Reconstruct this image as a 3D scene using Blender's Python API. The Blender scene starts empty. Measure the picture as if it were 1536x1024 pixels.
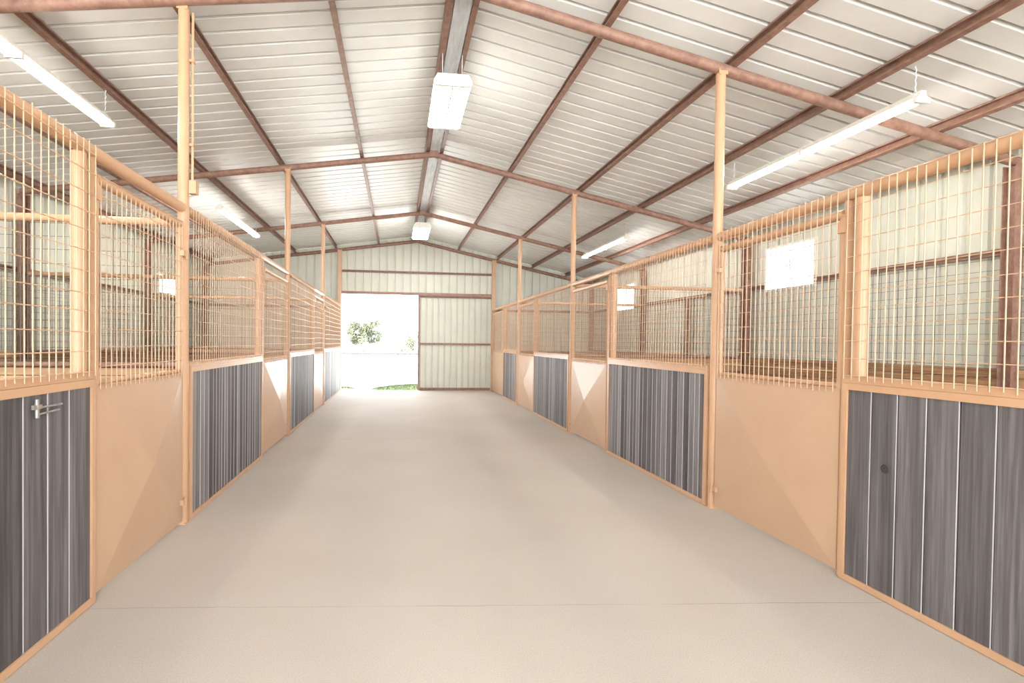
import bpy, math, random
from mathutils import Vector, Matrix
random.seed(7)
C = bpy.context.scene.collection
PI = math.pi

# ------------------------------------------------------------ measurements (metres)
XL, XR = -1.671, 2.804              # lines of the two stall fronts
OL, OR_ = -5.39, 5.92               # outer side walls
YS = [3.998, 7.563, 11.029, 14.146] # roof frames / pipe posts; the last one is the end wall
YB = -4.0                           # where the barn opens behind the viewer
YE = YS[3] + 0.10                   # inner face of the end wall
RIDX, RIDZ, SL, SR = 0.527, 4.366, 0.1463, 0.2124
KICK = 1.22
def roofz(x): return RIDZ - (SL*(RIDX-x) if x < RIDX else SR*(x-RIDX))
RAIL = {-1: 2.462, 1: 2.400}
SX = {-1: XL, 1: XR}
SIDE = {-1: 'left', 1: 'right'}

# ------------------------------------------------------------ materials
def newmat(name):
    m = bpy.data.materials.new(name); m.use_nodes = True
    nt = m.node_tree
    return m, nt, nt.nodes, nt.links, nt.nodes['Principled BSDF']

def ramp(N, stops, interp='LINEAR'):
    r = N.new('ShaderNodeValToRGB'); r.color_ramp.interpolation = interp
    e = r.color_ramp.elements
    e[0].position, e[0].color = stops[0][0], (*stops[0][1], 1)
    e[1].position, e[1].color = stops[-1][0], (*stops[-1][1], 1)
    for p, c in stops[1:-1]:
        k = e.new(p); k.color = (*c, 1)
    return r

def noise_mat(name, c0, c1, scale=(3, 3, 3), nscale=1.0, detail=5, rough=.5, metal=0., bump=0., lo=.35, hi=.65, bscale=None, spec=.5):
    m, nt, N, L, b = newmat(name)
    tc = N.new('ShaderNodeTexCoord'); mp = N.new('ShaderNodeMapping')
    mp.inputs['Scale'].default_value = scale
    L.new(tc.outputs['Object'], mp.inputs['Vector'])
    n = N.new('ShaderNodeTexNoise'); n.inputs['Scale'].default_value = nscale
    n.inputs['Detail'].default_value = detail; n.inputs['Roughness'].default_value = .62
    L.new(mp.outputs[0], n.inputs['Vector'])
    r = ramp(N, [(lo, c0), (hi, c1)]); L.new(n.outputs['Fac'], r.inputs[0])
    L.new(r.outputs[0], b.inputs['Base Color'])
    b.inputs['Roughness'].default_value = rough; b.inputs['Metallic'].default_value = metal
    b.inputs['Specular IOR Level'].default_value = spec
    if bump:
        bp = N.new('ShaderNodeBump'); bp.inputs['Strength'].default_value = bump; bp.inputs['Distance'].default_value = .01
        src = n
        if bscale:
            src = N.new('ShaderNodeTexNoise'); src.inputs['Scale'].default_value = bscale; src.inputs['Detail'].default_value = 3
            L.new(mp.outputs[0], src.inputs['Vector'])
        L.new(src.outputs['Fac'], bp.inputs['Height']); L.new(bp.outputs[0], b.inputs['Normal'])
    return m

M = {}
M['peach'] = noise_mat('peach_paint', (.55, .325, .19), (.60, .37, .22), nscale=1.3, rough=.32, lo=.3, hi=.7)
M['peach_sheet'] = noise_mat('peach_sheet_paint', (.53, .345, .225), (.57, .38, .25), nscale=.8, rough=.33, lo=.3, hi=.7)
M['wire'] = noise_mat('peach_wire', (.60, .385, .24), (.69, .47, .31), nscale=4, rough=.35)
M['rust'] = noise_mat('rust_red_primer', (.21, .11, .078), (.33, .19, .14), nscale=5, rough=.5, bump=.1)
M['roof'] = noise_mat('roof_steel', (.73, .73, .71), (.80, .80, .78), nscale=.8, rough=.38, lo=.3, hi=.7)
M['wall'] = noise_mat('wall_steel', (.60, .605, .52), (.66, .665, .58), nscale=.8, rough=.45, lo=.3, hi=.7)
M['galv'] = noise_mat('galvanised', (.58, .63, .67), (.80, .84, .87), scale=(9, 1.2, 9), nscale=3, rough=.35, metal=.0)
M['dkwire'] = noise_mat('dark_wire', (.13, .11, .09), (.22, .18, .15), nscale=4, rough=.6)  # darker brown than the wire of the stall fronts
M['white'] = noise_mat('white_enamel', (.78, .74, .66), (.85, .82, .75), nscale=2, rough=.4)
M['dirt'] = noise_mat('stall_dirt', (.25, .17, .11), (.45, .33, .22), nscale=6, rough=.95, bump=.4)
M['ground'] = noise_mat('pale_ground', (.60, .60, .59), (.70, .70, .69), nscale=.25, rough=.95)
M['grass'] = noise_mat('grass', (.035, .055, .018), (.075, .10, .045), nscale=5, rough=.9)
M['leaf'] = noise_mat('leaf', (.08, .088, .05), (.14, .15, .09), nscale=3, rough=.8)
M['bark'] = noise_mat('bark', (.14, .10, .07), (.25, .19, .14), nscale=6, rough=.9)
M['purplish'] = noise_mat('door_frame_brown', (.27, .14, .11), (.36, .20, .16), nscale=4, rough=.5)
M['concrete_curb'] = noise_mat('pale_rail', (.05, .05, .045), (.09, .09, .08), nscale=2, rough=.9)
M['steel'] = noise_mat('worn_steel', (.30, .27, .24), (.48, .44, .40), nscale=8, rough=.35, metal=.5)

def wood_mat(name, dark, mid, light, sc, toneamt=.55):
    """weathered boards; grain runs along local Z (sc gives the stretch); 'tone' is per board"""
    m, nt, N, L, b = newmat(name)
    tc = N.new('ShaderNodeTexCoord'); at = N.new('ShaderNodeAttribute'); at.attribute_name = 'tone'
    mp = N.new('ShaderNodeMapping'); mp.inputs['Scale'].default_value = sc
    add = N.new('ShaderNodeVectorMath'); add.operation = 'ADD'
    scl = N.new('ShaderNodeVectorMath'); scl.operation = 'SCALE'; scl.inputs['Scale'].default_value = 13.7
    L.new(at.outputs['Vector'], scl.inputs[0]); L.new(tc.outputs['Object'], mp.inputs['Vector'])
    L.new(mp.outputs[0], add.inputs[0]); L.new(scl.outputs[0], add.inputs[1])
    n = N.new('ShaderNodeTexNoise'); n.inputs['Scale'].default_value = 1; n.inputs['Detail'].default_value = 8; n.inputs['Roughness'].default_value = .65
    n.inputs['Distortion'].default_value = .35
    L.new(add.outputs[0], n.inputs['Vector'])
    n2 = N.new('ShaderNodeTexNoise'); n2.inputs['Scale'].default_value = .16; n2.inputs['Detail'].default_value = 3
    L.new(add.outputs[0], n2.inputs['Vector'])
    sep = N.new('ShaderNodeSeparateXYZ'); L.new(at.outputs['Vector'], sep.inputs[0])
    mul = N.new('ShaderNodeMath'); mul.operation = 'MULTIPLY_ADD'
    L.new(sep.outputs[1], mul.inputs[0]); mul.inputs[1].default_value = toneamt; mul.inputs[2].default_value = -toneamt/2
    a1 = N.new('ShaderNodeMath'); a1.operation = 'ADD'; L.new(n.outputs['Fac'], a1.inputs[0]); L.new(mul.outputs[0], a1.inputs[1])
    a2 = N.new('ShaderNodeMath'); a2.operation = 'MULTIPLY_ADD'; L.new(n2.outputs['Fac'], a2.inputs[0]); a2.inputs[1].default_value = .5; a2.inputs[2].default_value = -.25
    a3 = N.new('ShaderNodeMath'); a3.operation = 'ADD'; L.new(a1.outputs[0], a3.inputs[0]); L.new(a2.outputs[0], a3.inputs[1])
    r = ramp(N, [(.28, dark), (.52, mid), (.85, light)]); L.new(a3.outputs[0], r.inputs[0])
    # pale arrises, light along the board gaps put into the colour: tone.z > 0
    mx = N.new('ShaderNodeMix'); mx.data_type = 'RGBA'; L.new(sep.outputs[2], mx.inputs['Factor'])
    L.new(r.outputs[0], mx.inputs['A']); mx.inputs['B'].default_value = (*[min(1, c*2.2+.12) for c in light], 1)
    L.new(mx.outputs['Result'], b.inputs['Base Color'])
    b.inputs['Roughness'].default_value = .6
    bp = N.new('ShaderNodeBump'); bp.inputs['Strength'].default_value = .35; bp.inputs['Distance'].default_value = .004
    L.new(n.outputs['Fac'], bp.inputs['Height']); L.new(bp.outputs[0], b.inputs['Normal'])
    return m
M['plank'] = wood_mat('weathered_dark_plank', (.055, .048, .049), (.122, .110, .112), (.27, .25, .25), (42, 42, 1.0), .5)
M['kick'] = wood_mat('brown_kick_board', (.17, .085, .04), (.38, .22, .115), (.55, .36, .20), (1.6, 1.6, 34), .5)

def floor_mat():
    m, nt, N, L, b = newmat('concrete_floor')
    tc = N.new('ShaderNodeTexCoord')
    n1 = N.new('ShaderNodeTexNoise'); n1.inputs['Scale'].default_value = .7; n1.inputs['Detail'].default_value = 6
    n2 = N.new('ShaderNodeTexNoise'); n2.inputs['Scale'].default_value = 170; n2.inputs['Detail'].default_value = 3
    for n in (n1, n2): L.new(tc.outputs['Object'], n.inputs['Vector'])
    r1 = ramp(N, [(.3, (.455, .405, .355)), (.7, (.51, .46, .41))]); L.new(n1.outputs['Fac'], r1.inputs[0])
    r2 = ramp(N, [(.3, (.78, .78, .78)), (.5, (1, 1, 1)), (.72, (1.12, 1.12, 1.12))]); L.new(n2.outputs['Fac'], r2.inputs[0])
    mm = N.new('ShaderNodeMix'); mm.data_type = 'RGBA'; mm.blend_type = 'MULTIPLY'; mm.inputs['Factor'].default_value = .7
    L.new(r1.outputs[0], mm.inputs['A']); L.new(r2.outputs[0], mm.inputs['B'])
    cur = mm.outputs['Result']
    # hairline control joints across the aisle and a few dark spots
    sep = N.new('ShaderNodeSeparateXYZ'); L.new(tc.outputs['Object'], sep.inputs[0])
    nw = N.new('ShaderNodeTexNoise'); nw.inputs['Scale'].default_value = 3.5; nw.inputs['Detail'].default_value = 5
    L.new(tc.outputs['Object'], nw.inputs['Vector'])
    def mth(op, a, b_=None, c=None):
        k = N.new('ShaderNodeMath'); k.operation = op
        for i, v in enumerate((a, b_, c)):
            if v is None: continue
            if isinstance(v, (int, float)): k.inputs[i].default_value = v
            else: L.new(v, k.inputs[i])
        return k.outputs[0]
    nb = N.new('ShaderNodeTexNoise'); nb.inputs['Scale'].default_value = 2.2
    L.new(tc.outputs['Object'], nb.inputs['Vector'])
    for (y0, sl, w, st) in ((2.641, -.0795, .0035, .62), (7.255, .042, .012, .35), (11.4, .0, .012, .2)):
        yy = mth('MULTIPLY_ADD', sep.outputs[0], sl, y0)
        d = mth('SUBTRACT', sep.outputs[1], yy)
        d = mth('ADD', d, mth('MULTIPLY_ADD', nw.outputs['Fac'], .03, -.015))
        d = mth('ABSOLUTE', d)
        f = mth('SUBTRACT', 1, mth('DIVIDE', d, w)); f = mth('MAXIMUM', f, 0); f = mth('MINIMUM', mth('MULTIPLY', f, 2), 1)
        f = mth('MULTIPLY', f, mth('MULTIPLY', mth('MAXIMUM', mth('MULTIPLY_ADD', nb.outputs['Fac'], 2.2, -.5), .15), st))
        mk = N.new('ShaderNodeMix'); mk.data_type = 'RGBA'; L.new(f, mk.inputs['Factor'])
        L.new(cur, mk.inputs['A']); mk.inputs['B'].default_value = (.20, .16, .13, 1); cur = mk.outputs['Result']
    L.new(cur, b.inputs['Base Color'])
    b.inputs['Roughness'].default_value = .75; b.inputs['Specular IOR Level'].default_value = .25
    bp = N.new('ShaderNodeBump'); bp.inputs['Strength'].default_value = .05; bp.inputs['Distance'].default_value = .004
    L.new(n2.outputs['Fac'], bp.inputs['Height']); L.new(bp.outputs[0], b.inputs['Normal'])
    return m
M['floor'] = floor_mat()

def emis(name, col, s):
    m, nt, N, L, b = newmat(name)
    b.inputs['Base Color'].default_value = (.9, .9, .85, 1)
    b.inputs['Emission Color'].default_value = (*col, 1); b.inputs['Emission Strength'].default_value = s
    return m
M['tube'] = emis('fluorescent_tube', (1, .945, .86), 56)
M['diffuser'] = emis('lit_diffuser', (1, .945, .86), 34)
M['tube_one'] = emis('fluorescent_tube_single', (1, .945, .86), 88)
M['tube_far'] = emis('fluorescent_tube_cool', (1, .96, .90), 130)
M['diffuser_far'] = emis('lit_diffuser_cool', (1, .965, .92), 72)
def glass():
    m, nt, N, L, b = newmat('window_glass')
    tr = N.new('ShaderNodeBsdfTransparent'); gl = N.new('ShaderNodeBsdfGlossy'); gl.inputs['Roughness'].default_value = .05
    mx = N.new('ShaderNodeMixShader'); mx.inputs[0].default_value = .06
    L.new(tr.outputs[0], mx.inputs[1]); L.new(gl.outputs[0], mx.inputs[2])
    L.new(mx.outputs[0], N['Material Output'].inputs['Surface'])
    return m
M['glass'] = glass()

# ------------------------------------------------------------ mesh builder
class MB:
    def __init__(s): s.v = []; s.f = []; s.t = []; s.sm = []
    def add(s, vs, fs, tone=None, smooth=False):
        o = len(s.v); s.v += [tuple(v) for v in vs]
        for i, f in enumerate(fs):
            s.f.append([k+o for k in f]); s.sm.append(smooth)
            s.t.append(tone[i] if isinstance(tone, list) else (tone or (0, 0, 0)))
        return s
    def box(s, a, b, tone=None):
        x0, y0, z0 = [min(a[i], b[i]) for i in range(3)]; x1, y1, z1 = [max(a[i], b[i]) for i in range(3)]
        vs = [(x0,y0,z0),(x1,y0,z0),(x1,y1,z0),(x0,y1,z0),(x0,y0,z1),(x1,y0,z1),(x1,y1,z1),(x0,y1,z1)]
        return s.add(vs, [(0,3,2,1),(4,5,6,7),(0,1,5,4),(1,2,6,5),(2,3,7,6),(3,0,4,7)], tone)
    def tube(s, p, q, r, n=10, r2=None, caps=True, smooth=True):
        p = Vector(p); q = Vector(q); d = (q-p).normalized(); r2 = r if r2 is None else r2
        u = d.orthogonal().normalized(); w = d.cross(u)
        vs = []
        for c, rr in ((p, r), (q, r2)):
            for k in range(n):
                a = 2*PI*k/n; vs.append(c + (u*math.cos(a) + w*math.sin(a))*rr)
        fs = [(k, (k+1) % n, n+(k+1) % n, n+k) for k in range(n)]
        s.add(vs, fs, None, smooth)
        if caps: s.add(vs, [tuple(range(n))[::-1], tuple(range(n, 2*n))])
        return s
    def extrude(s, poly, axis, a, b, tone=None):
        """poly: 2-D points in the two other axes (order x,y,z without axis)"""
        n = len(poly); vs = []
        for t in (a, b):
            for (u, w) in poly:
                if axis == 0: vs.append((t, u, w))
                elif axis == 1: vs.append((u, t, w))
                else: vs.append((u, w, t))
        fs = [(k, (k+1) % n, n+(k+1) % n, n+k) for k in range(n)] + [tuple(range(n))[::-1], tuple(range(n, 2*n))]
        return s.add(vs, fs, tone)
    def build(s, name, mat, parent=None, origin=(0, 0, 0)):
        me = bpy.data.meshes.new(name)
        ox, oy, oz = origin
        me.from_pydata([(x-ox, y-oy, z-oz) for x, y, z in s.v], [], s.f)
        if any(t != (0, 0, 0) for t in s.t):
            at = me.attributes.new('tone', 'FLOAT_VECTOR', 'FACE')
            at.data.foreach_set('vector', [c for t in s.t for c in t])
        me.polygons.foreach_set('use_smooth', s.sm)
        me.materials.append(M[mat]); me.update()
        o = bpy.data.objects.new(name, me); C.objects.link(o)
        if parent: o.parent = parent
        o.location = origin if not parent else tuple(Vector(origin) - parent.location)
        return o
def bm_fix(o):
    import bmesh
    b = bmesh.new(); b.from_mesh(o.data); bmesh.ops.recalc_face_normals(b, faces=b.faces); b.to_mesh(o.data); b.free(); return o
def tag(o, label, cat, group=None, kind=None):
    o['label'] = label; o['category'] = cat
    if group: o['group'] = group
    if kind: o['kind'] = kind
    return o
def thing(name, loc, label, cat, group=None):
    o = bpy.data.objects.new(name, None); C.objects.link(o); o.location = loc; o.empty_display_size = .1
    return tag(o, label, cat, group)
def struct(o, label=None):
    o['kind'] = 'structure'
    if label: o['label'] = label
    o['category'] = o.name.split('_')[0]
    return o

# ------------------------------------------------------------ corrugated sheet
def corr(s0, s1, pitch=.2286, top=.026, side=.012, h=.028, breaks=()):
    pts = {round(s0, 4), round(s1, 4)}
    for b in breaks: pts.add(round(b, 4))
    def hh(s):
        m = (s % pitch) / pitch * pitch
        d = abs(m - pitch/2)
        if d < top/2: return h
        if d < top/2+side: return h*(1-(d-top/2)/side)
        # small stiffening swage between the ribs
        return 0.0
    k = math.floor(s0/pitch)-1
    while k*pitch < s1+pitch:
        c = (k+.5)*pitch
        for d in (-top/2-side, -top/2, top/2, top/2+side):
            if s0 < c+d < s1: pts.add(round(c+d, 4))
        k += 1
    return [(s, hh(s)) for s in sorted(pts)]

def wall_sheet(axis, at, out, s0, s1, zb, zt, holes, breaks=()):
    """vertical-rib steel wall. axis 0: wall runs along X at y=at, axis 1: along Y at x=at; out = +-1 outward"""
    mb = MB(); br = [h[0] for h in holes] + [h[1] for h in holes] + list(breaks)
    pr = corr(s0, s1, breaks=br)
    for (a, ha), (b, hb) in zip(pr, pr[1:]):
        mid = (a+b)/2; segs = [(zb, None)]
        iv = []
        lo = zb
        for h in sorted([h for h in holes if h[0] < mid < h[1]], key=lambda h: h[2]):
            if h[2] > lo: iv.append((lo, h[2]))
            lo = h[3]
        iv.append((lo, None))
        for z0, z1 in iv:
            for off in (0, .006):
                pa, pb = at+out*(ha+off), at+out*(hb+off)
                za = zt(a) if z1 is None else z1; zb_ = zt(b) if z1 is None else z1
                if axis == 0: vs = [(a, pa, z0), (b, pb, z0), (b, pb, zb_), (a, pa, za)]
                else: vs = [(pa, a, z0), (pb, b, z0), (pb, b, zb_), (pa, a, za)]
                mb.add(vs, [(0, 1, 2, 3)])
    return mb

# ------------------------------------------------------------ floor, ground
mb = MB().box((XL-.10, YB, -.12), (XR+.10, YE+.12, 0)); struct(mb.build('floor', 'floor'), 'pale concrete aisle floor between the stalls')
for i, (a, b) in enumerate(((OL, XL-.10), (XR+.10, OR_))):
    mb = MB().box((a, YB, -.12), (b, YE, -.02)); struct(mb.build('trim_%d' % (20+i), 'dirt'), 'packed dirt floor inside the %s stalls' % ('left', 'right')[i])
mb = MB().box((-160, -60, -.3), (160, 260, -.125)); struct(mb.build('ground', 'ground'), 'sunlit pale yard around the barn')

# ------------------------------------------------------------ outer shell
WR = [(6.29, 7.18, 2.345, 2.98), (11.60, 12.50, 2.345, 2.98), (-1.0, -.1, 2.345, 2.98)]
WL = [(11.60, 12.40, 2.50, 2.90), (6.7, 7.3, 2.62, 3.05)]
WL = [(11.60, 12.40, 2.50, 2.90)]
off = .16
bm_ = wall_sheet(1, OR_, 1, YB, YE+.1, -.1, lambda s: roofz(OR_)+off+.0, WR)
struct(bm_.build('wall_right', 'wall'), 'cream ribbed steel outer wall behind the right stalls')
bm_ = wall_sheet(1, OL, -1, YB, YE+.1, -.1, lambda s: roofz(OL)+off, WL)
struct(bm_.build('wall_left', 'wall'), 'cream ribbed steel outer wall behind the left stalls')
DX0, DX1, DZ = -1.615, 2.76, 2.80
bm_ = wall_sheet(0, YE, 1, OL, OR_, -.1, lambda s: roofz(s)+off, [(DX0, DX1, -.1, DZ)], breaks=[RIDX])
struct(bm_.build('wall_back', 'wall'), 'cream ribbed steel gable wall at the far end of the aisle')

# roof
mb = MB()
pr = corr(YB-.3, YE+.35, h=.038, pitch=.205, top=.030, side=.006)
for (a, ha), (b, hb) in zip(pr, pr[1:]):
    for x0, x1 in ((OL-.3, RIDX), (RIDX, OR_+.3)):
        for o2 in (0, .006):
            za, zb_ = roofz(x0)+off+o2, roofz(x1)+off+o2
            mb.add([(x0, a, za+ha), (x1, a, zb_+ha), (x1, b, zb_+hb), (x0, b, za+hb)], [(0, 1, 2, 3)])
struct(mb.build('ceiling', 'roof'), 'ribbed light grey steel roof sheets')
# ridge strip
mb = MB().box((.463, YB, RIDZ+.065), (.62, YE-.02, RIDZ+.080)).box((.463, YB, RIDZ+.055), (.467, YE-.02, RIDZ+.10)).box((.616, YB, RIDZ+.055), (.62, YE-.02, RIDZ+.10))
tag(mb.build('ridge_strip', 'galv'), 'galvanised metal strip running along the underside of the roof ridge', 'metal strip')

# windows
def window(i, side, w, label):
    x = OR_ if side > 0 else OL
    y0, y1, z0, z1 = w; d = -side
    fr = MB(); t = .035
    xa, xb = x+d*.03, x-d*.04
    fr.box((xa, y0-t, z0-t), (xb, y1+t, z0)).box((xa, y0-t, z1), (xb, y1+t, z1+t)).box((xa, y0-t, z0), (xb, y0, z1)).box((xa, y1, z0), (xb, y1+t, z1))
    fr.box((x-.01, (y0+y1)/2-.012, z0), (x+.01, (y0+y1)/2+.012, z1))
    o = fr.build('window_%d' % i, 'white'); struct(o, label)
    MB().box((x-.003, y0, z0), (x+.003, y1, z1)).build('glass_pane', 'glass', o)
window(1, 1, WR[0], 'small bright window in the right outer wall behind the nearest gate')
window(2, 1, WR[1], 'small bright window in the right outer wall, farther down')
window(3, 1, WR[2], 'small window in the right outer wall beside the viewer')
window(4, -1, WL[0], 'small bright window in the left outer wall')

# ------------------------------------------------------------ roof frames
ordn = ['nearest', 'second', 'third', 'farthest']
def tl(i): return ['nearest roof frame crossing the top of the view', 'middle roof frame just beyond the large ceiling light', 'third roof frame, in front of the gable wall', 'roof frame lying against the gable wall'][i]
for i, Y in enumerate(YS):
    t = thing('roof_truss', (RIDX, Y, 0), 'rust brown pipe rafter pair, %s' % tl(i), 'roof truss', 'pipe rafter frames under the roof')
    r = .046
    MB().tube((OL+.05, Y-(.12 if i == 0 else 0), roofz(OL+.05)), (RIDX+.01, Y, RIDZ), r, 14).build('rafter', 'rust', t, (OL+.05, Y, roofz(OL)))
    MB().tube((RIDX-.01, Y, RIDZ), (OR_-.05, Y, roofz(OR_-.05)), r, 14).build('rafter', 'rust', t, (OR_-.05, Y, roofz(OR_)))
    MB().box((RIDX-.07, Y-.052, RIDZ-.05), (RIDX+.07, Y-.046, RIDZ+.045)).build('splice_plate', 'rust', t)

def cpurlin(x, z, face, h=.10, w=.05, t=.006, slope=0.):
    # C section standing on the rafters; web at x, flanges towards `face`
    a = math.atan(slope)
    P = [(0, 0), (w, 0), (w, .018), (w-t, .018), (w-t, t), (t, t), (t, h-t), (w-t, h-t), (w-t, h-.018), (w, h-.018), (w, h), (0, h)]
    out = []
    for u, v in P:
        u *= face
        out.append((x + u*math.cos(a) - v*math.sin(a), z + u*math.sin(a) + v*math.cos(a)))
    return out
PX = [(-5.18, 'lowest on the left slope beside the left wall'), (-4.05, 'second up the left slope from the left wall'), (-2.93, 'above the left stalls, carrying the left strip lights'), (-1.80, 'above the left stall fronts'),
      (-.60, 'midway up the left slope over the aisle'), (.405, 'left one of the pair along the ridge'), (.67, 'right one of the pair along the ridge'),
      (1.775, 'midway up the right slope over the aisle'), (2.94, 'above the right stall fronts'), (3.99, 'above the right stalls, carrying the right strip lights'), (5.03, 'above the back of the right stalls'), (5.72, 'lowest on the right slope beside the right wall')]
for x, txt in PX:
    sl = SL if x < RIDX else -SR
    z = roofz(x)+.047
    mb = MB().extrude(cpurlin(x, z, -1 if x > RIDX else 1, slope=sl), 1, YB, YE-.002)
    tag(bm_fix(mb.build('roof_purlin', 'rust')), 'rust brown roof purlin %s' % txt, 'purlin', 'purlins under the roof sheets')

# steel columns on the outer walls, wall girts
for i, Y in enumerate(YS):
    for sd, x in ((-1, OL), (1, OR_)):
        xc = x - sd*.085; w = .05
        mb = MB()
        mb.box((xc-w, Y-.055, 0), (xc+w, Y-.047, roofz(xc)-.04)).box((xc-w, Y+.047, 0), (xc+w, Y+.055, roofz(xc)-.04)).box((xc-.004, Y-.047, 0), (xc+.004, Y+.047, roofz(xc)-.04))
        tag(mb.build('steel_column', 'rust'), 'rust brown steel wall column against the %s outer wall, %s from the camera' % (SIDE[sd], ordn[i]), 'column', 'columns on the outer walls')
def girt(a, b, axis, at, z, face, name, lab, mat='rust', h=.065, w=.05):
    t = .005
    P = [(0, 0), (w, 0), (w, .016), (w-t, .016), (w-t, t), (t, t), (t, h-t), (w-t, h-t), (w-t, h-.016), (w, h-.016), (w, h), (0, h)]
    P = [(at+face*u, z+v-h/2) for u, v in P]
    mb = MB().extrude(P, 1 if axis == 1 else 0, a, b)
    o = bm_fix(mb.build(name, mat)); tag(o, lab, 'wall girt'); return o
def girts_side(sd, x, wins):
    segs = [YB] + [v for w in sorted(wins) for v in (w[0]-.04, w[1]+.04)] + [YE-.01]
    k = 0
    names = ['behind the viewer', 'behind the nearest stalls', 'in the far stalls', 'beside the gable wall']
    mb = MB(); t = .005; h = .065; w = .05; z = 2.40; face = -sd
    for a, b in zip(segs[0::2], segs[1::2]):
        if sd < 0: a, b = segs[0], segs[-1]
        P = [(0, 0), (w, 0), (w, .016), (w-t, .016), (w-t, t), (t, t), (t, h-t), (w-t, h-t), (w-t, h-.016), (w, h-.016), (w, h), (0, h)]
        mb.extrude([(x+face*(u+.002), z+v-h/2) for u, v in P], 1, a, b)
        if sd < 0: break
    tag(bm_fix(mb.build('wall_girt', 'rust')), 'horizontal rust brown girt along the %s outer wall' % SIDE[sd], 'wall girt')
girts_side(1, OR_, WR); girts_side(-1, OL, WL)
yw = YE-.004
girt(XL+.05, XR-.05, 0, yw, 3.46, -1, 'wall_girt', 'upper horizontal brown girt across the gable wall above the door header', h=.06)
girt(OL+.1, XL-.05, 0, yw, 2.40, -1, 'wall_girt', 'horizontal brown girt on the gable wall inside the left stalls')
girt(XR+.05, OR_-.1, 0, yw, 2.40, -1, 'wall_girt', 'horizontal brown girt on the gable wall inside the right stalls')
# door header with track, jamb
t = thing('door_header', (.56, YE, DZ), 'long brown header and track over the far sliding door', 'door header')
MB().box((DX0-.04, YE-.064, DZ), (DX1+.04, YE-.008, DZ+.075)).build('header_beam', 'purplish', t)
tag(MB().box((DX0-.055, YE-.06, 0), (DX0, YE+.02, DZ)).build('door_jamb', 'purplish'), 'brown left jamb of the open far doorway', 'door jamb')
# sliding leaf
LX0, LX1 = .585, 2.84
d = MB(); yd = YE+.075
for (a, ha), (b, hb) in zip(*(lambda p: (p, p[1:]))(corr(LX0, LX1, pitch=.183))):
    for o2 in (0, .006):
        d.add([(a, yd+ha+o2, .005), (b, yd+hb+o2, .005), (b, yd+hb+o2, 2.86), (a, yd+ha+o2, 2.86)], [(0, 1, 2, 3)])
door = struct(d.build('door_1', 'wall'), 'cream ribbed sliding door leaf, closed over the right half of the far doorway')
MB().box((DX0, YE+.07, DZ+.07), (DX1+.2, YE+.13, DZ+.13)).build('door_track', 'purplish', door)
fr = MB()
fr.box((LX0, yd-.035, .03), (LX0+.055, yd-.002, 2.86)).build('door_stile', 'purplish', door)
MB().box((LX1-.05, yd-.035, .03), (LX1, yd-.002, 2.86)).build('door_stile', 'rust', door)
for z, h in ((.03, .05), (1.355, .055), (2.75, .05)):
    MB().box((LX0+.055, yd-.034, max(z-.028, 0) if z < .1 else z), (LX1-.05, yd-.003, z+h)).build('door_rail', 'rust', door)

# ------------------------------------------------------------ pipe posts
for i, Y in enumerate(YS):
    for sd in (-1, 1):
        x = SX[sd]; r = .040 if i < 3 else .05
        zt = roofz(x)-.044
        if i < 3:
            t = thing('pipe_post', (x, Y, 0), 'tall round peach painted pipe post, %s along the %s stall front' % (ordn[i], SIDE[sd]), 'post', 'tall posts along the stall fronts')
            MB().tube((0, 0, .006), (0, 0, zt), r, 20).build('pole', 'peach', t).location = (0, 0, 0)
            p = MB().box((-.043, -.043, 0), (.043, .043, .008)).build('base_plate', 'peach', t); p.location = (0, 0, 0)
            p = MB().extrude([(-.040, -.02), (.040, -.02), (.042, .045), (.03, .012), (-.03, .012), (-.042, .045)], 1, -.004, .004).build('saddle', 'peach', t); p.location = (0, -.035, zt)
        else:
            t = thing('corner_post', (x, Y, 0), 'square peach post at the far end of the %s stall row, against the gable wall' % SIDE[sd], 'post', 'end posts of the stall rows')
            MB().box((x-.05, Y-.05, 0), (x+.05, Y+.03, zt-.01)).build('pole', 'peach', t)
            MB().box((x-.065, Y-.056, zt-.07), (x+.065, Y-.05, zt+.03)).build('cap_plate', 'peach', t)

# conduit on the near left post
t = thing('electrical_conduit', (XL+.055, YS[0]+.02, 2.6), 'thin peach conduit with a small box strapped to the nearest left post', 'conduit')
MB().tube((XL+.058, YS[0]+.02, 2.66), (XL+.058, YS[0]+.02, roofz(XL)-.06), .010, 8).build('conduit_pipe', 'peach', t)
MB().box((XL+.042, YS[0]-.01, 2.58), (XL+.095, YS[0]+.05, 2.68)).build('junction_box', 'peach', t)
for z in (2.95, 3.6): MB().box((XL+.030, YS[0]-.002, z), (XL+.072, YS[0]+.040, z+.02)).build('strap', 'peach', t)

# ------------------------------------------------------------ wire mesh
def mesh_wires(mb, plane, at, s0, s1, z0, z1, sp=.05, zp=.105, r=.0031, n=5, topwob=True):
    """plane 'x': wires at x=at, spread along y"""
    k = max(1, round((s1-s0)/sp)); dx = (s1-s0)/k
    P = (lambda s, z, o=0: (at+o, s, z)) if plane == 'x' else (lambda s, z, o=0: (s, at+o, z))
    for j in range(k+1):
        s = s0+j*dx
        j1, j2 = random.uniform(-.003, .003), random.uniform(-.003, .003)
        jj = random.uniform(0, .02)
        mb.tube(P(s+j1, z0-jj*.5), P(s+j2, z1-random.uniform(0, .02)), r, n, caps=False)
    z = z0+.02
    while z < z1:
        # slightly sagging horizontal wires
        pts = []; m = max(2, int((s1-s0)/.5)); zz = z+random.uniform(-.004, .004)
        for q in range(m+1): pts.append(P(s0+(s1-s0)*q/m, zz+random.uniform(-.006, .006), .004))
        for a, b in zip(pts, pts[1:]): mb.tube(a, b, r*.9, n, caps=False)
        z += zp
    return mb

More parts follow.
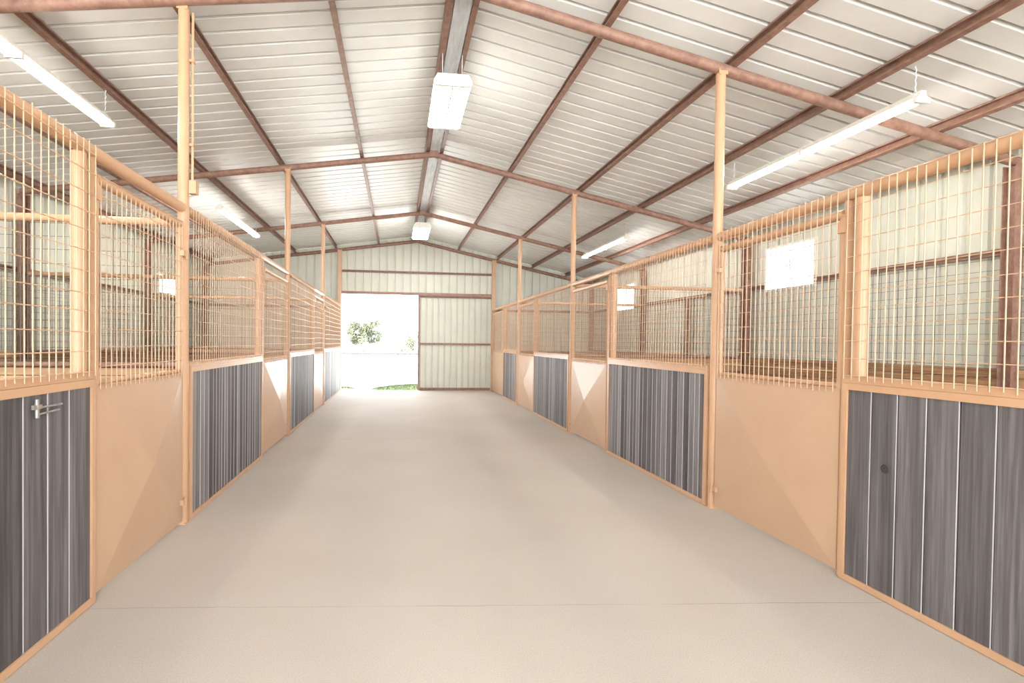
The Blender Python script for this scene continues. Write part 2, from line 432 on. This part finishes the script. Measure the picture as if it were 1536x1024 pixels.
# ------------------------------------------------------------ stall panels
def planks(mb, x0, x1, y0, y1, z0, z1, wid, side, rnd=True, lo=0., hi=1.):
    """vertical boards from y0 to y1; visible face towards the aisle"""
    y = y0; first = (y1-y0) % wid
    while y < y1-.02:
        w = wid*random.uniform(.75, 1.2) if rnd else (first if y == y0 and first > .03 else wid)
        if y1-(y+w) < wid*.35: w = y1-y
        ye = min(y+w, y1); g = .0035; c = .0035
        xa, xb = (x0, x1)      # xa = back, xb = aisle face
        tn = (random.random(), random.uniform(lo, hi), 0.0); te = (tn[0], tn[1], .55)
        d = 1 if xb > xa else -1
        xf = xb + random.uniform(-.003, 0)*d
        a, b = y+g*random.uniform(.3, 1), ye-g*random.uniform(.3, 1)
        prof = [(xa, a), (xf-d*c, a), (xf, a+c), (xf, b-c), (xf-d*c, b), (xa, b)]
        n = 6; vs = [(p[0], p[1], z0) for p in prof]+[(p[0], p[1], z1) for p in prof]
        fs = [(k, (k+1) % n, n+(k+1) % n, n+k) for k in range(n)]+[tuple(range(n))[::-1], tuple(range(n, 2*n))]
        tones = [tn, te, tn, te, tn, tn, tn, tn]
        mb.add(vs, fs, tones)
        y = ye
PLAB = {(-1, 0): 'nearest on the left, with a small metal latch on its boards', (-1, 1): 'second along the left row, just past the nearest left post',
        (-1, 2): 'third along the left row', (-1, 3): 'last of the left row beside the open doorway',
        (1, 0): 'nearest on the right, with a round knot in one board', (1, 1): 'second along the right row, just past the nearest right post',
        (1, 2): 'third along the right row', (1, 3): 'last of the right row near the gable wall'}
PAN = {(-1, 0): (.49, 2.83), (-1, 1): (4.055, 6.12), (-1, 2): (7.62, 9.76), (-1, 3): (11.085, 14.08),
       (1, 0): (.49, 2.715), (1, 1): (4.055, 6.12), (1, 2): (7.62, 9.63), (1, 3): (11.085, 12.52)}
GAT = {(-1, 0): (2.86, 3.945), (-1, 1): (6.19, 7.505), (-1, 2): (9.83, 10.975),
       (1, 0): (2.745, 3.945), (1, 1): (6.19, 7.505), (1, 2): (9.70, 10.975), (1, 3): (12.59, 14.08)}
for (sd, i), (y0, y1) in PAN.items():
    x = SX[sd]; d = -sd; rz = RAIL[sd]           # d: towards the aisle
    t = thing('stall_barrier', (x, (y0+y1)/2, 0), 'dark boarded stall front, '+PLAB[sd, i], 'stall front', 'boarded stall fronts')
    xb, xf = x+d*.0, x+d*.042
    ft = .03; top = 1.185
    mb = MB()
    mb.box((xb, y0, 0.004), (xf, y1, .042)).box((xb, y0, top), (xf, y1, KICK+.005))
    mb.box((xb, y0, .042), (xf, y0+ft, top)).box((xb, y1-ft, .042), (xf, y1, top))
    mb.build('panel_frame', 'peach', t)
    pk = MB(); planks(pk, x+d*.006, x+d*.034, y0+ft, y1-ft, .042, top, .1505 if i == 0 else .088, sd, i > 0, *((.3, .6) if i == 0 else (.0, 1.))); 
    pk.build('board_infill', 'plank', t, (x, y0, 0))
    mb = MB().box((x-d*.035, y0-.0, KICK+.006), (x+d*.036, y1, KICK+.046)); mb.build('sill_rail', 'peach', t)
    y1m = y1-.10 if (sd, i) != (-1, 3) else y1
    mesh_wires(MB(), 'x', x+d*.0455, y0+.02, y1-.01, KICK+.03, rz+.03).build('wire_mesh', 'wire', t)
    if (sd, i) == (-1, 0):
        lt = MB(); xx = xf+.002
        lt.tube((xx, 2.40, 1.125), (xx, 2.56, 1.125), .005, 8).tube((xx, 2.40, 1.095), (xx, 2.54, 1.10), .005, 8).tube((xx, 2.395, 1.08), (xx, 2.395, 1.165), .009, 8)
        lt.box((xx-.006, 2.37, 1.12), (xx+.006, 2.42, 1.14)); lt.build('latch', 'steel', t)
    if (sd, i) == (1, 0):
        kn = MB()
        for rr, xx in ((.024, .0), (.012, .0)):
            for q in range(16):
                a, b = 2*PI*q/16, 2*PI*(q+1)/16
                kn.tube((x-.0365, 2.444+rr*math.cos(a)*.85, .755+rr*math.sin(a)), (x-.0365, 2.444+rr*math.cos(b)*.85, .755+rr*math.sin(b)), .0028, 5, caps=False)
        kn.build('knot', 'plank', t)
    # intermediate pipe post beside the gate
    if (sd, i) != (-1, 3):
        yp = y1-.055
        rr = .036
        MB().tube((x-d*.012, yp, KICK+.046), (x-d*.012, yp, rz-.037), rr, 18).build('end_post', 'peach', t)
        MB().box((x-d*.04, y1+.004, .004), (x+d*.03, y1+.022, rz-.037)).build('gate_stop', 'peach', t)

# ------------------------------------------------------------ top rails
RY = [.45]+YS
for sd in (-1, 1):
    for i in range(4):
        a, b = (YB+.05 if i == 0 else YS[i-1]+.038), YS[i]-.038
        if i == 3: b = YS[3]-.051
        o = MB().tube((SX[sd], a, RAIL[sd]), (SX[sd], b, RAIL[sd]), .038, 18).build('top_rail', 'peach', None, (SX[sd], (a+b)/2, RAIL[sd]))
        tag(o, 'round peach top pipe over the %s of the %s stall fronts' % (['nearest stretch', 'second stretch', 'third stretch', 'farthest stretch'][i], SIDE[sd]), 'rail', 'top pipes of the stall fronts')

# ------------------------------------------------------------ gates
GLAB = {(-1, 0): 'nearest on the left, hung on the nearest left post', (-1, 1): 'second along the left row', (-1, 2): 'third and farthest along the left row',
        (1, 0): 'nearest on the right, with a bright window behind its mesh', (1, 1): 'second along the right row, with a creased sheet', (1, 2): 'third along the right row', (1, 3): 'farthest on the right, beside the gable wall'}
for (sd, i), (y0, y1) in GAT.items():
    x = SX[sd]; d = -sd
    t = thing('stall_gate', (x, (y0+y1)/2, 0), 'peach stall gate, '+GLAB[sd, i], 'gate', 'stall gates')
    zt = 2.325 if sd < 0 else 2.285; z0 = .035; r = .021
    xg = x + d*.004
    fr = MB()
    fr.tube((xg, y0+r, z0), (xg, y0+r, zt), r, 12).tube((xg, y1-r, z0), (xg, y1-r, zt), r, 12)
    fr.tube((xg, y0+r, zt), (xg, y1-r, zt), .030, 14).tube((xg, y0+r, z0+.022), (xg, y1-r, z0+.022), .018, 10).tube((xg, y0+r, 1.20), (xg, y1-r, 1.20), .018, 10)
    fr.build('gate_frame', 'peach', t)
    # cross-broken sheet: a very flat pyramid
    xs = xg+d*.020; a, b, zl, zh = y0+.004, y1-.004, z0, 1.185
    cz = (zl+zh)/2; cy = (a+b)/2; bulge = .048
    vs = [(xs, a, zl), (xs, b, zl), (xs, b, zh), (xs, a, zh), (xs+d*bulge, cy, cz), (xs-d*.004, a, zl), (xs-d*.004, b, zl), (xs-d*.004, b, zh), (xs-d*.004, a, zh)]
    sh = MB().add(vs, [(0, 1, 4), (1, 2, 4), (2, 3, 4), (3, 0, 4), (0, 1, 6, 5), (1, 2, 7, 6), (2, 3, 8, 7), (3, 0, 5, 8), (5, 6, 7, 8)])
    bm_fix(sh.build('sheet_panel', 'peach_sheet', t))
    mt = (2.44 if (sd, i) == (1, 0) else zt+.02)
    mesh_wires(MB(), 'x', xg+d*.026 if (sd, i) != (1, 0) else x+d*.043, y0+.035, y1-.035, 1.165, mt).build('wire_mesh', 'wire', t)
    for z in (.19, 2.1):
        h = MB().box((x+d*.012, y1-.05, z-.02), (x+d*.05, y1+.004, z+.02)).build('hinge', 'peach', t)
        MB().tube((0, 0, -.035), (0, 0, .035), .010, 10).build('hinge_pin', 'peach', h).location = (x+d*.046, y1+.001, z)
    lt = MB().extrude([(y0-.015, zt-.12), (y0+.045, zt-.12), (y0+.035, zt-.05), (y0-.015, zt-.02)], 0, x+d*.028, x+d*.036)
    lt.build('latch_plate', 'peach', t)

# ------------------------------------------------------------ kick walls of the stalls (brown horizontal boards)
def hboards(mb, axis, at0, at1, s0, s1, z0, z1, wid=.145):
    z = z0
    while z < z1-.02:
        ze = min(z+wid, z1); tn = (random.random(), random.random(), 0); g = .003
        if axis == 1: mb.box((at0, s0, z+g), (at1, s1, ze-g), tn)
        else: mb.box((s0, at0, z+g), (s1, at1, ze-g), tn)
        z = ze
    return mb
seg = [-4.0, .45]+YS
for sd, x in ((-1, OL), (1, OR_)):
    for i in range(5):
        a, b = seg[i]+.06, seg[i+1]-.06
        if i == 4: b = YS[3]+.06
        if i == 0: a = YB
        o = hboards(MB(), 1, x-sd*.035, x-sd*.073, a, b, 0.0, 1.255).build('kick_board_wall', 'kick', None, (x, a, 0))
        tag(o, 'brown kick boards on the %s outer wall, %s' % (SIDE[sd], ['beside the viewer', 'inside the nearest stall', 'inside the second stall', 'inside the third stall', 'inside the last stall'][i]), 'kick boards', 'kick board walls')
        # wire guard between the boards and the girt
        if i > 0:
            gd = mesh_wires(MB(), 'x', x-sd*.062, a, b, 1.26, 2.36, sp=.10, zp=.105, r=.0032, n=4)
            tag(gd.build('wire_guard', 'dkwire'), 'dull wire guard on the %s outer wall above the kick boards, %s' % (SIDE[sd], ['', 'nearest stall', 'second stall', 'third stall', 'last stall'][i]), 'wire guard', 'wire guards on the outer walls')
    for k, yy in enumerate((2.2, 5.78, 9.2, 12.9)):
        if k == 0 or (sd > 0 and k == 1): continue
        o = MB().box((x-sd*.077, yy-.04, 0), (x-sd*.12, yy+.04, 2.37)).build('guard_post', 'rust')
        tag(o, 'short rust brown post under the %s wall girt, in the %s stall' % (SIDE[sd], ['nearest', 'second', 'third', 'last'][k]), 'post', 'short posts under the wall girts')
# dividers
for sd in (-1, 1):
    for i in (0, 1, 2):
        if sd > 0 and i == 0: continue
        Y = YS[i]
        xa, xb = (OL+.145, XL-.045) if sd < 0 else (XR+.045, OR_-.145)
        zt = 2.35 if sd < 0 else 2.38
        t = thing('stall_divider', ((xa+xb)/2, Y, 0), 'stall partition on the %s at the %s pipe post' % (SIDE[sd], ordn[i]), 'partition', 'stall partitions')
        hboards(MB(), 0, Y-.02, Y+.018, xa, xb, 0, KICK).build('board_infill', 'kick', t, (xa, Y, 0))
        MB().tube((xa, Y, zt), (xb, Y, zt), .030, 14).build('top_pipe', 'peach', t)
        MB().tube((xa, Y, KICK+.022), (xb, Y, KICK+.022), .020, 10).build('lower_pipe', 'rust', t)
        mesh_wires(MB(), 'y', Y, xa+.01, xb-.01, KICK+.03, zt, r=.0028, n=4).build('wire_mesh', 'dkwire', t)

# ------------------------------------------------------------ strip lights
M['dark_seam'] = noise_mat('seam_black', (.008, .007, .006), (.012, .011, .010), nscale=3)  # near-black colour for the seam bars of the box lights
def striplight(x, y0, y1, z, zp, lab, tm='tube'):
    t = thing('strip_light', (x, (y0+y1)/2, z), lab, 'strip light', 'strip lights over the stalls')
    hs = MB().extrude([(x-.022, z+.075), (x+.022, z+.075), (x+.030, z+.040), (x+.058, z+.026), (x+.058, z+.021), (x+.028, z+.03), (x-.028, z+.03), (x-.058, z+.021), (x-.058, z+.026), (x-.030, z+.040)], 1, y0, y1)
    bm_fix(hs.build('housing', 'white', t))
    ym = (y0+y1)/2
    for a, b in ((y0+.05, ym-.03), (ym+.03, y1-.05)):
        for dx in ((-.036, .036) if x < 0 else (.0,)):
            MB().tube((x+dx, a, z), (x+dx, b, z), .0165 if x < 0 else .021, 12).build('tube', tm if (tm != 'tube' or x < 0) else 'tube_one', t)
    for yy in (y0, ym-.014, y1-.028):
        MB().box((x-.062, yy, z-.020), (x+.062, yy+.028, z+.030)).build('lamp_holder', 'white', t)
    for yy in (y0+.06, y1-.06):
        c = MB(); zz = z+.076; k = 0
        c.tube((x-.02, yy, zz), (x, yy, zz+.03), .004, 6).tube((x+.02, yy, zz), (x, yy, zz+.03), .004, 6)
        zz += .03
        while zz < zp:
            c.tube((x, yy, zz), (x+(.006 if k % 2 else -.006), yy, min(zz+.03, zp)), .004, 6); zz += .027; k += 1
        c.build('hanger_chain', 'galv', t)
striplight(4.06, 3.36, 5.56, 3.385, roofz(4.0)+.05, 'long lit fluorescent strip light, nearer of the two on the right slope')
striplight(4.15, 8.46, 10.50, 3.385, roofz(4.0)+.05, 'long lit fluorescent strip light, farther of the two on the right slope', 'tube_far')
striplight(-2.92, 2.86, 5.28, 3.585, roofz(-2.93)+.05, 'long lit fluorescent strip light, nearer of the two on the left slope')
striplight(-2.93, 8.34, 10.46, 3.585, roofz(-2.93)+.05, 'long lit fluorescent strip light, farther of the two on the left slope', 'tube_far')
striplight(4.06, -2.4, .0, 3.385, roofz(4.0)+.05, 'unseen fill strip light added over the right stalls beside the viewer')  # out of view, added to brighten the interior
striplight(-2.92, -2.8, -.4, 3.585, roofz(-2.93)+.05, 'unseen fill strip light added over the left stalls beside the viewer')  # its left counterpart, also unseen and added as fill light
def wraplight(x, y0, y1, z, lab, dm='diffuser'):
    t = thing('ceiling_light', (x, (y0+y1)/2, z), lab, 'ceiling light', 'square ceiling lights along the ridge')
    w = .195
    MB().extrude([(x-w*.98, z+.025), (x+w*.98, z+.025), (x+w*.8, z+.085), (x-w*.8, z+.085)], 1, y0, y1).build('housing', 'white', t)
    for a, b in ((-w+.008, -.005), (.005, w-.008)):
        MB().extrude([(x+a, z+.024), (x+a, z-.012), (x+a+.02, z-.03), (x+b-.02, z-.03), (x+b, z-.012), (x+b, z+.024)], 1, y0+.03, y1-.03).build('diffuser', dm, t)
    MB().box((x-.006, y0+.028, z-.038), (x+.006, y1-.028, z+.02)).build('centre_bar', 'dark_seam', t)
    MB().box((x+.108, y0+.028, z-.034), (x+.114, y1-.028, z-.030)).build('side_bar', 'dark_seam', t)
    for a, b in ((y0, y0+.028), (y1-.028, y1)):
        MB().extrude([(x-w, z+.024), (x-w, z-.02), (x-w+.03, z-.036), (x+w-.03, z-.036), (x+w, z-.02), (x+w, z+.024)], 1, a, b).build('end_cap', 'white', t)
    for yy in (y0+.1, y1-.1):
        for dx in (-.1, .1):
            MB().tube((x+dx, yy, z+.085), (x+dx*1.02, yy, roofz(x+dx)+.05), .004, 6).build('hanger_rod', 'galv', t)
wraplight(.525, 4.87, 5.88, 4.06, 'large lit box light hanging under the ridge, nearer of the two')
wraplight(.525, 11.0, 12.3, 4.06, 'small looking lit box light under the ridge near the gable wall', 'diffuser_far')
wraplight(.525, -1.4, -.2, 4.06, 'unseen fill box light added under the ridge above the viewer')  # unseen extra lamp, added for more light on aisle and roof

# ------------------------------------------------------------ outdoors
def blob_tree(x, y, h, w, n, seed, lab, trunk=True, name='tree'):
    rnd = random.Random(seed)
    t = thing(name, (x, y, -.125), lab, 'tree' if name == 'tree' else 'bush', 'trees and bushes beyond the yard')
    if trunk:
        tk = MB().tube((x, y, -.125), (x+.05, y, h*.45), .09*h/4, 8, r2=.05*h/4)
        for k in range(5):
            a = rnd.uniform(0, 2*PI); tk.tube((x+.03, y, h*rnd.uniform(.3, .45)), (x+math.cos(a)*w*.3, y+math.sin(a)*w*.3, h*rnd.uniform(.6, .85)), .03*h/4, 6, r2=.012)
        tk.build('trunk', 'bark', t)
    lf = MB()
    cl = [(rnd.gauss(0, .28)*w*.8, rnd.gauss(0, .28)*w*.8, rnd.uniform(.35 if trunk else .05, .95)*h, rnd.uniform(.09, .17)*w) for _ in range(34)]
    for k in range(n):
        cx, cy, cz, cr = cl[rnd.randrange(len(cl))]
        u = Vector((rnd.gauss(0, 1), rnd.gauss(0, 1), rnd.gauss(0, 1))).normalized()*cr*rnd.uniform(.3, 1)
        c = Vector((x+cx, y+cy, max(cz, 0.0)))+u
        a = Vector((rnd.gauss(0, 1), rnd.gauss(0, 1), rnd.gauss(0, 1))).normalized(); b = a.orthogonal().normalized()
        s = w*.030
        lf.add([c-a*s, c+b*s*.6, c+a*s, c-b*s*.6], [(0, 1, 2, 3)])
    lf.build('foliage', 'leaf', t)
blob_tree(-4.3, 62, 3.9, 4.2, 5200, 3, 'pale washed-out tree in the middle of the doorway')
blob_tree(-6.9, 58, 2.6, 1.8, 900, 5, 'small pale tree at the left edge of the doorway')
blob_tree(1.7, 64, 2.4, 3.8, 1500, 9, 'low pale bush at the right edge of the doorway', False, 'bush')
blob_tree(.2, 60, 2.2, 2.2, 900, 11, 'low pale bush just left of the door leaf in the distance', False, 'bush')
f = thing('yard_fence', (-3, 44, 0), 'low dark rail fence across the far yard', 'fence')
for xx in range(-14, 12, 2): MB().box((xx-.04, 43.96, -.125), (xx+.04, 44.04, .46)).build('fence_post', 'concrete_curb', f)
MB().box((-14, 43.97, .20), (10, 44.03, .38)).build('fence_rail', 'concrete_curb', f)
# grass mound just outside the door
mb = MB(); rnd = random.Random(4)
def mound(mb, cx, cy, rx, ry, h, n, hb=.06):
    for k in range(n):
        a = rnd.uniform(0, 2*PI); q = math.sqrt(rnd.random()); gx, gy = cx+rx*q*math.cos(a), cy+ry*q*math.sin(a)
        if gy < YE+.25: continue
        z = -.125+h*(1-q*q); t = rnd.uniform(.5, 1)*hb; w = .006; b = rnd.uniform(0, PI)
        mb.add([(gx-w*math.cos(b), gy-w*math.sin(b), z), (gx+w*math.cos(b), gy+w*math.sin(b), z), (gx+rnd.uniform(-.03, .03), gy+rnd.uniform(-.03, .03), z+t)], [(0, 1, 2)])
def dome(cx, cy, rx, ry, h):
    d = MB(); n = 24; rings = 6; vs = []; fs = []
    for j in range(rings+1):
        q = j/rings
        for k in range(n):
            a = 2*PI*k/n; vs.append((cx+rx*q*math.cos(a), max(cy+ry*q*math.sin(a), YE+.2), -.13+h*(1-q*q)))
    for j in range(rings):
        for k in range(n): fs.append((j*n+k, j*n+(k+1) % n, (j+1)*n+(k+1) % n, (j+1)*n+k))
    return d.add(vs, fs, None, True)
g = dome(.8, 15.9, 1.7, .9, .15)
go = g.build('grass_patch', 'grass'); tag(go, 'patch of green grass on the ground just outside the open door', 'grass', kind='stuff')
mound(mb, .8, 15.9, 1.65, .88, .15, 9000)
mb.build('grass_blades', 'grass', go)['kind'] = 'stuff'
mb = MB(); mound(mb, -1.75, 15.9, .35, .5, .05, 1200, .08)
tag(mb.build('weed_tuft', 'grass'), 'small tuft of weeds outside at the left foot of the doorway', 'weeds', kind='stuff')

# ------------------------------------------------------------ world, sun, camera
w = bpy.data.worlds.new('World'); bpy.context.scene.world = w; w.use_nodes = True
nt = w.node_tree; bg = nt.nodes['Background']
bg.inputs['Color'].default_value = (.84, .92, 1, 1); bg.inputs['Strength'].default_value = 8.0
s = bpy.data.lights.new('sun', 'SUN'); s.energy = 40; s.angle = math.radians(1); s.color = (1, .95, .86)
so = bpy.data.objects.new('sun', s); C.objects.link(so); so.rotation_euler = Vector((.5, .02, -1)).to_track_quat('-Z', 'Y').to_euler()

cam = bpy.data.cameras.new('camera'); co = bpy.data.objects.new('camera', cam); C.objects.link(co)
yaw, pit, rol = .1157, -.015, .0122
fwd = Vector((math.sin(yaw)*math.cos(pit), math.cos(yaw)*math.cos(pit), math.sin(pit)))
rt = Vector((math.cos(yaw), -math.sin(yaw), 0)); up = rt.cross(fwd)
r2 = math.cos(rol)*rt + math.sin(rol)*up; u2 = -math.sin(rol)*rt + math.cos(rol)*up
m = Matrix.Identity(4)
for i in range(3): m[i][0], m[i][1], m[i][2] = r2[i], u2[i], -fwd[i]
m[0][3], m[1][3], m[2][3] = 0, 0, 1.45
co.matrix_world = m
cam.sensor_width = 36; cam.lens = 724.6/1536*36; cam.shift_x = .087*1000/1536; cam.shift_y = 11.4/1536
cam.clip_start = .05; cam.clip_end = 600
sc = bpy.context.scene; sc.camera = co
sc.view_settings.view_transform = 'Standard'; sc.view_settings.look = 'None'; sc.view_settings.gamma = 1
sc.view_settings.use_curve_mapping = False; sc.view_settings.exposure = -0.03
